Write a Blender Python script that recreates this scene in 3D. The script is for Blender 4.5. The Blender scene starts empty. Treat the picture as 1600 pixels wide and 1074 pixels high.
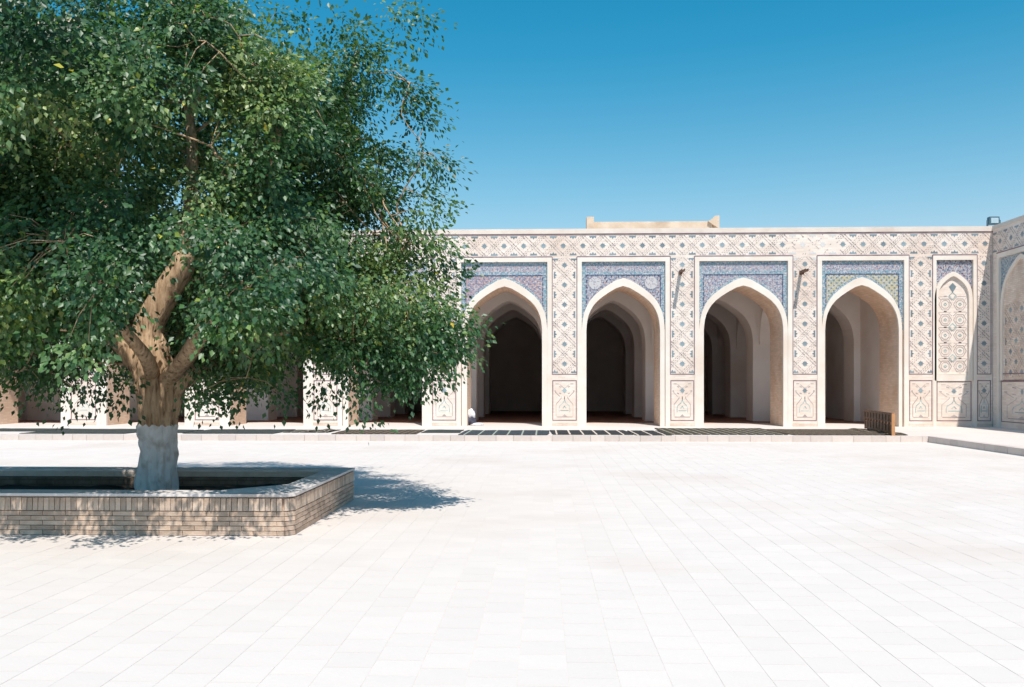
import bpy, bmesh, math, random
import numpy as np
from mathutils import Vector, noise

random.seed(7)
rng = np.random.default_rng(7)
SC = bpy.context.scene
COL = SC.collection

# ------------------------------------------------------------------ camera, sky, sun, exposure
F, YAW, EYE, HOR = 1378.0, math.atan(48 / 1378.0), 1.65, 603.0
cd = bpy.data.cameras.new("camera")
cd.sensor_width = 36.0
cd.lens = 36.0 * F / 1600.0
cd.shift_y = (HOR - 537.0) / 1600.0
cd.clip_start, cd.clip_end = 0.1, 3000.0
cam = bpy.data.objects.new("camera", cd)
COL.objects.link(cam)
cam.location = (0, 0, EYE)
cam.rotation_euler = (math.radians(90), 0, YAW)
SC.camera = cam

SUN = Vector((-0.168, 0.60, -1.0)).normalized()          # direction the light travels
ELEV = math.asin(-SUN.z)
w = bpy.data.worlds.new("World")
SC.world = w
w.use_nodes = True
nt = w.node_tree
nt.nodes.clear()
sky = nt.nodes.new("ShaderNodeTexSky")
sky.sky_type = 'NISHITA'
sky.sun_disc = False
sky.sun_elevation = ELEV
sky.sun_rotation = math.atan2(-SUN.x, -SUN.y)
sky.altitude = 200
sky.air_density = 1.25
sky.dust_density = 0.8
sky.ozone_density = 2.5
hs = nt.nodes.new("ShaderNodeHueSaturation")
hs.inputs['Hue'].default_value = 0.476
hs.inputs['Saturation'].default_value = 1.62
bg = nt.nodes.new("ShaderNodeBackground")
bg.inputs['Strength'].default_value = 0.125
wo = nt.nodes.new("ShaderNodeOutputWorld")
nt.links.new(sky.outputs[0], hs.inputs['Color'])
# pale dust haze low over the horizon, the same all the way round
tcw = nt.nodes.new("ShaderNodeTexCoord")
spw = nt.nodes.new("ShaderNodeSeparateXYZ")
nt.links.new(tcw.outputs['Generated'], spw.inputs[0])


def wmath(op, a, b=None):
    q = nt.nodes.new("ShaderNodeMath")
    q.operation = op
    for k, v in enumerate((a, b)):
        if v is None:
            continue
        if isinstance(v, (int, float)):
            q.inputs[k].default_value = v
        else:
            nt.links.new(v, q.inputs[k])
    return q.outputs[0]


hz = wmath('MULTIPLY', wmath('EXPONENT', wmath('MULTIPLY', wmath('MAXIMUM', spw.outputs[2], 0.0), -11.0)), 3.1)
hz = wmath('MINIMUM', hz, 0.85)
mxw = nt.nodes.new("ShaderNodeMix")
mxw.data_type = 'RGBA'
nt.links.new(hz, mxw.inputs[0])
nt.links.new(hs.outputs[0], mxw.inputs[6])
mxw.inputs[7].default_value = (4.4, 5.6, 6.9, 1)
nt.links.new(mxw.outputs[2], bg.inputs[0])
nt.links.new(bg.outputs[0], wo.inputs[0])

sl = bpy.data.lights.new("sun", 'SUN')
sl.energy = 5.0
sl.angle = math.radians(0.53)
sl.color = (1.0, 0.95, 0.885)
so = bpy.data.objects.new("sun", sl)
COL.objects.link(so)
so.rotation_euler = SUN.to_track_quat('-Z', 'Y').to_euler()
so.location = (5, -20, 30)

vs = SC.view_settings
vs.view_transform = 'Standard'
vs.look = 'None'
vs.exposure = 0.06
vs.gamma = 1.0
vs.use_curve_mapping = False
SC.cycles.max_bounces = 10
SC.cycles.diffuse_bounces = 9
SC.cycles.transmission_bounces = 4


# ------------------------------------------------------------------ helpers
def at(px, py, D):
    """pixel of the 1600 wide survey picture -> world x, z on the plane y = D"""
    u, v = (px - 800) / F, (HOR - py) / F
    dx, dy = -math.sin(YAW) + u * math.cos(YAW), math.cos(YAW) + u * math.sin(YAW)
    return D * dx / dy, EYE + D * v / dy


def link(o, parent=None):
    COL.objects.link(o)
    if parent is not None:
        o.parent = parent
    return o


def empty(name, label, cat, loc=(0, 0, 0), group=None):
    o = bpy.data.objects.new(name, None)
    o.empty_display_size = 0.3
    COL.objects.link(o)
    o.location = loc
    o["label"] = label
    o["category"] = cat
    if group:
        o["group"] = group
    return o


class MB:
    def __init__(self):
        self.v, self.f, self.m = [], [], []

    def face(self, pts, mi=0):
        i = len(self.v)
        self.v += [tuple(p) for p in pts]
        self.f.append(tuple(range(i, i + len(pts))))
        self.m.append(mi)

    def box(self, x0, x1, y0, y1, z0, z1, mi=0):
        i = len(self.v)
        self.v += [(x0, y0, z0), (x1, y0, z0), (x1, y1, z0), (x0, y1, z0),
                   (x0, y0, z1), (x1, y0, z1), (x1, y1, z1), (x0, y1, z1)]
        for q in ((3, 2, 1, 0), (4, 5, 6, 7), (0, 1, 5, 4), (1, 2, 6, 5), (2, 3, 7, 6), (3, 0, 4, 7)):
            self.f.append(tuple(i + k for k in q))
            self.m.append(mi)

    def prism(self, poly, y0, y1, mi=0):
        """poly = [(x, z)] counter-clockwise seen from -y; extruded from y0 (front) to y1"""
        i, n = len(self.v), len(poly)
        self.v += [(x, y0, z) for x, z in poly] + [(x, y1, z) for x, z in poly]
        self.f.append(tuple(range(i, i + n)))
        self.m.append(mi)
        for k in range(n):
            a, b = i + k, i + (k + 1) % n
            self.f.append((b, a, a + n, b + n))
            self.m.append(mi)

    def stroke(self, x0, z0, x1, z1, wd, y0, y1, mi=0):
        dx, dz = x1 - x0, z1 - z0
        L = math.hypot(dx, dz)
        if L < 1e-4:
            return
        nx, nz = -dz / L * wd / 2, dx / L * wd / 2
        self.prism([(x0 - nx, z0 - nz), (x1 - nx, z1 - nz), (x1 + nx, z1 + nz), (x0 + nx, z0 + nz)], y0, y1, mi)

    def mesh(self, name, mats):
        me = bpy.data.meshes.new(name)
        me.from_pydata(self.v, [], self.f)
        for m in (mats if isinstance(mats, (list, tuple)) else [mats]):
            me.materials.append(m)
        if any(self.m):
            me.polygons.foreach_set("material_index", self.m)
        me.update()
        return me

    def build(self, name, mats, parent=None, kind=None, fix=False):
        me = self.mesh(name, mats)
        if fix:
            bm = bmesh.new()
            bm.from_mesh(me)
            bmesh.ops.remove_doubles(bm, verts=bm.verts, dist=1e-5)
            bmesh.ops.recalc_face_normals(bm, faces=bm.faces)
            bm.to_mesh(me)
            bm.free()
        o = link(bpy.data.objects.new(name, me), parent)
        if kind:
            o["kind"] = kind
        return o


def tag(o, label, cat, group=None):
    o["label"], o["category"] = label, cat
    if group:
        o["group"] = group
    return o


# ------------------------------------------------------------------ materials
def material(name, c1, c2=None, scale=3.0, rough=0.85, c3=None, scale3=0.6, bump=0.0, bscale=60.0,
             island=0.0, brick=None, spec=0.3, stretch=None):
    m = bpy.data.materials.new(name)
    m.use_nodes = True
    n, l = m.node_tree.nodes, m.node_tree.links
    b = n['Principled BSDF']
    b.inputs['Roughness'].default_value = rough
    b.inputs['Specular IOR Level'].default_value = spec
    tc = n.new("ShaderNodeTexCoord")
    src = tc.outputs['Object']
    if stretch:
        mp = n.new("ShaderNodeMapping")
        mp.inputs['Scale'].default_value = stretch
        l.new(src, mp.inputs[0])
        src = mp.outputs[0]

    def nz(sc, det=5):
        t = n.new("ShaderNodeTexNoise")
        t.inputs['Scale'].default_value = sc
        t.inputs['Detail'].default_value = det
        l.new(src, t.inputs['Vector'])
        return t.outputs['Fac']

    def mix(fac, a, bb, mode='MIX'):
        x = n.new("ShaderNodeMix")
        x.data_type = 'RGBA'
        x.blend_type = mode
        for s, v in ((x.inputs[0], fac), (x.inputs[6], a), (x.inputs[7], bb)):
            if hasattr(v, 'links') or hasattr(v, 'node'):
                l.new(v, s)
            else:
                s.default_value = (v if isinstance(v, float) else (*v, 1))
        return x.outputs[2]

    def ramp(s, a, bb):
        r = n.new("ShaderNodeMapRange")
        r.inputs[1].default_value, r.inputs[2].default_value = a, bb
        l.new(s, r.inputs[0])
        return r.outputs[0]
    col = mix(ramp(nz(scale), 0.35, 0.65), c1, c2 or c1)
    if c3:
        col = mix(ramp(nz(scale3, 6), 0.5, 0.72), col, c3)
    h = None
    if brick:
        bw, bh, mc, ms = brick
        sp = n.new("ShaderNodeSeparateXYZ")
        l.new(tc.outputs['Object'], sp.inputs[0])
        ad = n.new("ShaderNodeMath")
        l.new(sp.outputs[0], ad.inputs[0])
        l.new(sp.outputs[1], ad.inputs[1])
        cb = n.new("ShaderNodeCombineXYZ")
        l.new(ad.outputs[0], cb.inputs[0])
        l.new(sp.outputs[2], cb.inputs[1])
        br = n.new("ShaderNodeTexBrick")
        br.inputs['Scale'].default_value = 1.0
        br.inputs['Brick Width'].default_value = bw
        br.inputs['Row Height'].default_value = bh
        br.inputs['Mortar Size'].default_value = ms
        br.inputs['Color1'].default_value = (1, 1, 1, 1)
        br.inputs['Color2'].default_value = (0.86, 0.84, 0.82, 1)
        br.inputs['Mortar'].default_value = (*mc, 1)
        l.new(cb.outputs[0], br.inputs['Vector'])
        col = mix(1.0, col, br.outputs['Color'], 'MULTIPLY')
        h = br.outputs['Fac']
    if island:
        g = n.new("ShaderNodeNewGeometry")
        oi = n.new("ShaderNodeObjectInfo")
        ad = n.new("ShaderNodeMath")
        l.new(g.outputs['Random Per Island'], ad.inputs[0])
        l.new(oi.outputs['Random'], ad.inputs[1])
        fr = n.new("ShaderNodeMath")
        fr.operation = 'FRACT'
        l.new(ad.outputs[0], fr.inputs[0])
        mr = n.new("ShaderNodeMapRange")
        mr.inputs[3].default_value, mr.inputs[4].default_value = 1 - island, 1 + island * 0.35
        l.new(fr.outputs[0], mr.inputs[0])
        col = mix(1.0, col, mr.outputs[0], 'MULTIPLY')
    l.new(col, b.inputs['Base Color'])
    if bump:
        bp = n.new("ShaderNodeBump")
        bp.inputs['Strength'].default_value = bump
        bp.inputs['Distance'].default_value = 0.02
        l.new(nz(bscale, 6), bp.inputs['Height'])
        l.new(bp.outputs[0], b.inputs['Normal'])
    return m


PLASTER = material("pale plaster", (0.66, 0.56, 0.48), (0.72, 0.63, 0.55), 1.6, c3=(0.56, 0.43, 0.35), scale3=0.9, bump=0.25, bscale=25)
PLASTERW = material("frame plaster", (0.74, 0.65, 0.56), (0.79, 0.71, 0.63), 2.0, c3=(0.72, 0.60, 0.50), scale3=0.8, bump=0.15, bscale=30)
BRICKFACE = material("cream glazed brick", (0.79, 0.675, 0.59), (0.84, 0.735, 0.655), 2.2, c3=(0.73, 0.58, 0.48), scale3=0.5,
                     brick=(0.25, 0.06, (0.93, 0.90, 0.88), 0.006), bump=0.2, bscale=40)
BASEBRICK = material("worn brick", (0.70, 0.57, 0.47), (0.78, 0.67, 0.58), 2.2, c3=(0.60, 0.46, 0.37), scale3=1.5,
                     brick=(0.26, 0.065, (0.82, 0.76, 0.72), 0.008), bump=0.3, bscale=30)
INNER = material("inner plaster", (0.76, 0.71, 0.68), (0.80, 0.76, 0.73), 1.2, c3=(0.70, 0.62, 0.56), scale3=0.5, bump=0.2, bscale=20)
INNERD = material("shade darkened inner plaster", (0.66, 0.58, 0.52), (0.72, 0.64, 0.58), 1.2, bump=0.2, bscale=20)  # darker inner plaster: the deep arcade's shade is put into the colour
JAMB = material("warm jamb brick", (0.74, 0.54, 0.40), (0.78, 0.60, 0.47), 1.6, c3=(0.66, 0.45, 0.31), scale3=1.1,
                brick=(0.26, 0.065, (0.84, 0.80, 0.76), 0.006), bump=0.2, bscale=25)
STROKE = material("purple brown glaze", (0.42, 0.355, 0.335), (0.54, 0.46, 0.43), 3, island=0.3, rough=0.5)
LINE = material("dark manganese glaze", (0.17, 0.11, 0.13), (0.27, 0.18, 0.20), 4, rough=0.45)
STAR = material("blue star glaze", (0.17, 0.22, 0.26), (0.30, 0.38, 0.40), 1.7, island=0.35, rough=0.35, spec=0.5)
TEAL = material("teal motif glaze", (0.34, 0.47, 0.46), (0.48, 0.58, 0.56), 2.5, island=0.3, rough=0.4)
BEIGE = material("beige roof brick", (0.60, 0.46, 0.34), (0.68, 0.55, 0.43), 3, c3=(0.50, 0.37, 0.27), scale3=1.2, bump=0.4, bscale=15)
PORTAL = material("portal brick", (0.52, 0.38, 0.27), (0.62, 0.48, 0.36), 1.5, c3=(0.44, 0.31, 0.22), scale3=0.3,
                  brick=(0.28, 0.07, (0.8, 0.75, 0.7), 0.008), bump=0.3, bscale=20)
SLAB = material("pale paving", (0.655, 0.590, 0.545), (0.675, 0.610, 0.563), 2.0, c3=(0.615, 0.535, 0.480), scale3=0.35, island=0.03,
                bump=0.1, bscale=30, rough=0.8)
JOINT = material("paving joint", (0.64, 0.58, 0.53), (0.67, 0.61, 0.56), 4, rough=0.95)
KERB = material("kerb stone", (0.58, 0.49, 0.44), (0.66, 0.58, 0.53), 2.0, c3=(0.55, 0.44, 0.37), scale3=1.4, island=0.12,
                bump=0.2, bscale=25)
CARPET = material("red carpet", (0.30, 0.14, 0.09), (0.38, 0.20, 0.13), 5, c3=(0.22, 0.11, 0.08), scale3=1.3, rough=1.0)
BRICK = material("planter brick", (0.52, 0.37, 0.27), (0.60, 0.45, 0.34), 5, c3=(0.66, 0.54, 0.44), scale3=2.2, island=0.3,
                 bump=0.5, bscale=40, rough=0.95)
INBRICK = material("shade toned inner brick", (0.15, 0.105, 0.075), (0.22, 0.16, 0.12), 5, c3=(0.10, 0.07, 0.05), scale3=3, brick=(0.26, 0.065, (0.7, 0.7, 0.7), 0.01), bump=0.4, bscale=30, rough=1.0)  # brick darkened to paint in the shade inside the planter
MORTAR = material("lime mortar", (0.52, 0.42, 0.34), (0.60, 0.50, 0.42), 8, rough=1.0, bump=0.4, bscale=60)
COPING = material("cement coping", (0.60, 0.55, 0.52), (0.70, 0.65, 0.62), 2.5, c3=(0.50, 0.43, 0.39), scale3=1.3, bump=0.3, bscale=30)
SOIL = material("damp soil", (0.02, 0.015, 0.011), (0.04, 0.03, 0.02), 6, rough=1.0, bump=1.0, bscale=20)
BARK = material("bark", (0.38, 0.25, 0.15), (0.57, 0.41, 0.265), 7.0, c3=(0.14, 0.085, 0.05), scale3=9.0, bump=1.0, bscale=16,
                rough=0.95, stretch=(2.6, 2.6, 0.42))
WASH = material("whitewash", (0.70, 0.69, 0.68), (0.80, 0.78, 0.76), 5, c3=(0.42, 0.37, 0.32), scale3=5.0, bump=0.5, bscale=18)
TIMBER = material("dark wood", (0.10, 0.045, 0.025), (0.16, 0.075, 0.042), 4, rough=0.55, stretch=(1, 1, 6), c3=(0.16, 0.09, 0.05), scale3=4)
TIMBERL = material("sunlight painted wood", (0.44, 0.21, 0.09), (0.52, 0.27, 0.12), 4, rough=0.5)  # lit copy of the screen wood, sunlight on its end put into colour
LAMPM = material("floodlight housing", (0.05, 0.10, 0.13), (0.08, 0.14, 0.17), 5, rough=0.4)
GLASSY = material("floodlight glass", (0.35, 0.45, 0.50), (0.42, 0.52, 0.56), 5, rough=0.15, spec=0.8)
CLOTHW = material("white cloth", (0.62, 0.63, 0.66), (0.74, 0.74, 0.76), 8)
CLOTHD = material("dark cloth", (0.04, 0.045, 0.07), (0.08, 0.08, 0.11), 8)


def mosaic(name, cols, scale=28.0, dots=(0.42, 0.41, 0.43)):
    """glazed mosaic: small cells, each of one of the given colours"""
    m = bpy.data.materials.new(name)
    m.use_nodes = True
    n, l = m.node_tree.nodes, m.node_tree.links
    b = n['Principled BSDF']
    b.inputs['Roughness'].default_value = 0.4
    tc = n.new("ShaderNodeTexCoord")
    vo = n.new("ShaderNodeTexVoronoi")
    vo.inputs['Scale'].default_value = scale
    vo.inputs['Randomness'].default_value = 0.55
    l.new(tc.outputs['Object'], vo.inputs['Vector'])
    sp = n.new("ShaderNodeSeparateXYZ")
    l.new(vo.outputs['Color'], sp.inputs[0])
    r = n.new("ShaderNodeValToRGB")
    r.color_ramp.interpolation = 'CONSTANT'
    e = r.color_ramp.elements
    while len(e) < len(cols):
        e.new(0.5)
    for k, c in enumerate(cols):
        e[k].position = k / len(cols)
        e[k].color = (*c, 1)
    l.new(sp.outputs[0], r.inputs[0])
    # regular rosettes worked into the field
    mp = n.new("ShaderNodeMapping")
    mp.inputs['Rotation'].default_value = (0, math.radians(45), 0)
    l.new(tc.outputs['Object'], mp.inputs[0])
    v2 = n.new("ShaderNodeTexVoronoi")
    v2.inputs['Scale'].default_value = 7.5
    v2.inputs['Randomness'].default_value = 0.04
    l.new(mp.outputs[0], v2.inputs['Vector'])
    lt = n.new("ShaderNodeMapRange")
    lt.inputs[1].default_value, lt.inputs[2].default_value = .22, .34
    lt.inputs[3].default_value, lt.inputs[4].default_value = .75, 0
    l.new(v2.outputs['Distance'], lt.inputs[0])
    mx_ = n.new("ShaderNodeMix")
    mx_.data_type = 'RGBA'
    l.new(lt.outputs[0], mx_.inputs[0])
    l.new(r.outputs[0], mx_.inputs[6])
    mx_.inputs[7].default_value = (*dots, 1)
    l.new(mx_.outputs[2], b.inputs['Base Color'])
    return m


NAVY, BLUE, SKYB, WHT = (0.055, 0.065, 0.12), (0.14, 0.165, 0.245), (0.24, 0.32, 0.36), (0.52, 0.50, 0.50)
LIL, PNK, GRN, YEL = (0.31, 0.28, 0.34), (0.46, 0.29, 0.25), (0.12, 0.28, 0.24), (0.46, 0.40, 0.24)
MOS = [mosaic("mosaic rose field", [LIL, PNK, WHT, BLUE, PNK, LIL, PNK], dots=(0.12, 0.16, 0.27)),
       mosaic("mosaic blue field", [LIL, BLUE, WHT, NAVY, LIL, SKYB, PNK]),
       mosaic("mosaic lilac field", [LIL, BLUE, WHT, LIL, SKYB, PNK, BLUE]),
       mosaic("mosaic yellow field", [YEL, WHT, YEL, YEL, WHT, YEL, SKYB], dots=(0.07, 0.13, 0.17))]
MOSBAND = mosaic("mosaic inscription band", [LIL, WHT, BLUE, LIL, PNK, SKYB])
MOSTEAL = mosaic("mosaic teal border", [SKYB, BLUE, SKYB, WHT, (0.12, 0.30, 0.36), SKYB])
MOSNAVY = mosaic("mosaic navy line", [NAVY, BLUE, NAVY, NAVY])
MOSPALE = mosaic("mosaic medallion", [WHT, LIL, (0.55, 0.50, 0.46), WHT])


# ------------------------------------------------------------------ survey numbers
D = 32.4                       # facade plane
PLAT = 0.17                    # platform height
ZY = lambda py: at(1060, py, D)[1]
X = lambda px: at(px, 600, D)[0]
ZTOP, ZLINE, ZFR, ZIN = ZY(357.5), ZY(366), ZY(402), ZY(409)
ZAP, ZSP = ZY(447), ZY(517)
ZM1, ZM2, ZLB = ZY(585), ZY(595), ZY(657)
XC = X(1549)                     # inner corner with the wing
PROUD = 0.09
PROF = [(1, 0), (0.992, .10), (0.975, .22), (0.94, .345), (0.885, .455), (0.81, .56), (0.70, .665), (0.55, .765), (0.37, .865), (0.18, .955), (0, 1.0)]


def profile(xc, hw, zs, h):
    r = [(xc + hw * a, zs + h * b) for a, b in PROF]
    lft = [(xc - hw * a, zs + h * b) for a, b in PROF[:-1]]
    return lft + r[::-1]       # left springing -> apex -> right springing


BAYS = [  # frame left/right, opening left/right, survey px
    dict(f=(-33, 112), o=(-15, 97), low=True),
    dict(f=(153, 305), o=(168, 290)),
    dict(f=(345, 490), o=(360, 475)),
    dict(f=(529, 675), o=(545, 660)),
    dict(f=(714, 862), o=(730, 847), mos=0),
    dict(f=(902, 1046), o=(916, 1031), mos=1, med=True),
    dict(f=(1085, 1237), o=(1099, 1223), mos=2),
    dict(f=(1276, 1418), o=(1288, 1403), mos=3),
]

# ------------------------------------------------------------------ ground, platform
g = MB()
g.face([(-900, -300, -0.0022), (900, -300, -0.0022), (900, 1500, -0.0022), (-900, 1500, -0.0022)])
ground = g.build("courtyard_ground", JOINT, kind="structure")
KY, KX = 26.15, 11.25           # front edge of gallery platform, left edge of wing platform
S = 0.285
proto = MB()
sx = S / 2 - 0.0016
proto.box(-sx, sx, -sx, sx, -0.03, 0.0)
pm = proto.mesh("paving_slab", SLAB)
rest, cnt = MB(), 0
spots = []
for j in range(int(-3 / S), int(KY / S) + 1):
    y = j * S + S / 2
    if y + sx > KY - 0.08 or y < -3:
        continue
    xl, xr = -0.66 * max(y, 4) - 2.2, 0.60 * max(y, 4) + 2.0
    for i in range(int(xl / S), int(xr / S)):
        x = i * S
        y = j * S + S / 2 + (S / 2 if i % 2 else 0)
        if y + sx > KY - .08:
            continue
        if x > KX - 0.25 or (-8.5 < x < -3.1 and 10 < y < 13):
            continue
        spots.append((x, y))
vis = [p for p in spots if p[1] > 4.7 and -0.655 * p[1] < p[0] < 0.55 * p[1]]
vis.sort(key=lambda p: p[1])
near = set(vis[:300])
for (x, y) in spots:
    z = 0.0006 * noise.noise(Vector((x * 3.1, y * 2.7, 0))) + random.uniform(-0.0004, 0.0004)
    if (x, y) in near:
        o = link(bpy.data.objects.new("paving_slab", pm), ground)
        o.location = (x, y, z)
        o.rotation_euler = (random.uniform(-1, 1) * .0018, random.uniform(-1, 1) * .0018, random.uniform(-1, 1) * .006)
    else:
        e = 0.0004
        a, b_, c, d_ = (random.uniform(-e, e) for _ in range(4))
        i = len(rest.v)
        rest.v += [(x - sx, y - sx, z + a), (x + sx, y - sx, z + b_), (x + sx, y + sx, z + c), (x - sx, y + sx, z + d_)]
        rest.v += [(vx, vy, -0.03) for vx, vy, _ in rest.v[i:i + 4]]
        rest.f += [(i, i + 1, i + 2, i + 3)] + [(i + 4 + k, i + 4 + (k + 1) % 4, i + (k + 1) % 4, i + k) for k in range(4)]
        rest.m += [0] * 5
rest.build("paving_field", SLAB, ground, kind="stuff")

p = MB()
p.box(-34, 30, KY + 0.22, 60, -0.4, PLAT)
p.box(KX + 0.22, 30, -6, KY + 0.22, -0.4, PLAT)
plat = p.build("gallery_platform", SLAB, kind="structure")
km = []
for L in (0.42, 0.52, 0.62):
    q = MB()
    q.box(0, L - 0.008, 0, 0.216, -0.19, 0.0)
    mme = q.mesh("kerb_stone", KERB)
    km.append((L, mme))
x = -25.0
while x < KX + 0.2:
    L, me = random.choice(km)
    o = link(bpy.data.objects.new("kerb_stone", me), plat)
    o.location = (x, KY + random.uniform(-.006, .006), PLAT + 0.004 + random.uniform(0, .004))
    x += L
y = KY - 0.01
while y > 12:
    L, me = random.choice(km)
    o = link(bpy.data.objects.new("kerb_stone", me), plat)
    o.rotation_euler = (0, 0, -math.pi / 2)
    o.location = (KX + random.uniform(-.006, .006), y, PLAT + 0.004 + random.uniform(0, .004))
    y -= L

# ------------------------------------------------------------------ glazed brick patterns
P = 0.722


def star_poly(r):
    a, b = r, r * 0.42
    pts = []
    for k in range(8):
        t = math.pi / 4 * k
        t2 = t + math.pi / 8
        rr = a if k % 2 == 0 else a * 0.86
        pts += [(rr * math.cos(t), rr * math.sin(t)), (b * 1.35 * math.cos(t2), b * 1.35 * math.sin(t2))]
    return pts


def half_poly(r):                # upper half of a star, flat at the bottom, a W turned over
    return [(-r, 0), (r, 0), (r * .72, r * .62), (r * .38, r * .30), (0, r * .88), (-r * .38, r * .30), (-r * .72, r * .62)]


sm, hm = MB(), MB()
sm.prism(star_poly(0.118), -0.006, 0.004)
hm.prism(half_poly(0.135), -0.006, 0.004)
STARM, HALFM = sm.mesh("star_tile", STAR), hm.mesh("half_star_tile", STAR)


def clip(x0, z0, x1, z1, R):
    t0, t1 = 0.0, 1.0
    dx, dz = x1 - x0, z1 - z0
    for pp, q in ((-dx, x0 - R[0]), (dx, R[1] - x0), (-dz, z0 - R[2]), (dz, R[3] - z0)):
        if abs(pp) < 1e-9:
            if q < 0:
                return None
            continue
        r = q / pp
        if pp < 0:
            t0 = max(t0, r)
        else:
            t1 = min(t1, r)
    if t0 >= t1:
        return None
    return x0 + t0 * dx, z0 + t0 * dz, x0 + t1 * dx, z0 + t1 * dz


FADE = (X(1228), X(1306))
FADED = material('faded star glaze', (0.56, 0.55, 0.53), (0.66, 0.63, 0.60), 3, rough=0.6)
FSTAR = STARM.copy()
FSTAR.materials[0] = FADED
FHALF = HALFM.copy()
FHALF.materials[0] = FADED


def lattice(parent, R, ox, oz, yf, skip=None):
    """diamond lattice of glazed bricks over the rectangle R = x0,x1,z0,z1, one star at (ox, oz)"""
    s = MB()
    x0, x1, z0, z1 = R
    Ri = (x0 + .03, x1 - .03, z0 + .03, z1 - .03)
    H = (z1 - z0) + (x1 - x0)
    for fam in (1, -1):
        lo = min((a - ox) + fam * (b - oz) for a in (x0, x1) for b in (z0, z1))
        hi = max((a - ox) + fam * (b - oz) for a in (x0, x1) for b in (z0, z1))
        for k in range(int(lo / P) - 1, int(hi / P) + 2):
            for off in ((-.085, 0, .085) if fam < 0 else (-.06, .06)):
                c = (k + .5) * P + off
                # points with (x-ox) + fam (z-oz) = c
                xa, xb = x0 - 1, x1 + 1
                q = clip(xa, oz + fam * (c - (xa - ox)), xb, oz + fam * (c - (xb - ox)), Ri)
                if not q:
                    continue
                L = math.hypot(q[2] - q[0], q[3] - q[1])
                if L < .05:
                    continue
                ux, uz = (q[2] - q[0]) / L, (q[3] - q[1]) / L
                step, on = ((.098, .055) if (fam < 0 or off == 0) else (.20, .17))
                t = (-(q[0] - ox)) % step * 0
                while t < L - .02:
                    e = min(t + on, L)
                    if random.random() < .03 or (FADE[0] < q[0] + ux * t < FADE[1] and q[1] + uz * t > ZFR and random.random() < .75):
                        t += step
                        continue
                    s.stroke(q[0] + ux * t, q[1] + uz * t, q[0] + ux * e, q[1] + uz * e, .026, yf - .004, yf + .004)
                    t += step
    s.build("lattice_bricks", STROKE, parent, kind="stuff")
    i0, i1 = int((x0 - ox) / P * 2) - 1, int((x1 - ox) / P * 2) + 1
    j0, j1 = int((z0 - oz) / P * 2) - 1, int((z1 - oz) / P * 2) + 1
    for i in range(i0, i1 + 1):
        for j in range(j0, j1 + 1):
            if (i + j) % 2:
                continue
            a, b = ox + i * P / 2, oz + j * P / 2
            if not (x0 - .02 < a < x1 + .02 and z0 - .1 < b < z1 + .1) or (skip and skip(a, b)):
                continue
            dl, dr, dbt, dt = a - x0, x1 - a, b - z0, z1 - b
            m = min(dl, dr, dbt, dt)
            if m > .15:
                fd = FADE[0] < a < FADE[1] and b > ZFR and yf > 1
                o = link(bpy.data.objects.new("star_tile", FSTAR if fd else STARM), parent)
                o.location = (a, yf, b)
            else:
                fd = FADE[0] < a < FADE[1] and b > ZFR and yf > 1
                o = link(bpy.data.objects.new("half_star_tile", FHALF if fd else HALFM), parent)
                if m == dt:
                    o.location, o.rotation_euler = (a, yf, z1 - .045), (0, math.pi, 0)
                elif m == dbt:
                    o.location, o.rotation_euler = (a, yf, z0 + .045), (0, 0, 0)
                elif m == dl:
                    o.location, o.rotation_euler = (x0 + .055, yf, b), (0, math.pi / 2, 0)
                else:
                    o.location, o.rotation_euler = (x1 - .055, yf, b), (0, -math.pi / 2, 0)


def rect_lines(s, R, wd, yf, sides="lrtb"):
    x0, x1, z0, z1 = R
    h = wd / 2
    if 'l' in sides:
        s.box(x0 - h, x0 + h, yf - .007, yf + .004, z0 - h, z1 + h)
    if 'r' in sides:
        s.box(x1 - h, x1 + h, yf - .007, yf + .004, z0 - h, z1 + h)
    if 't' in sides:
        s.box(x0 + h, x1 - h, yf - .007, yf + .004, z1 - h, z1 + h)
    if 'b' in sides:
        s.box(x0 + h, x1 - h, yf - .007, yf + .004, z0 - h, z0 + h)


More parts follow.
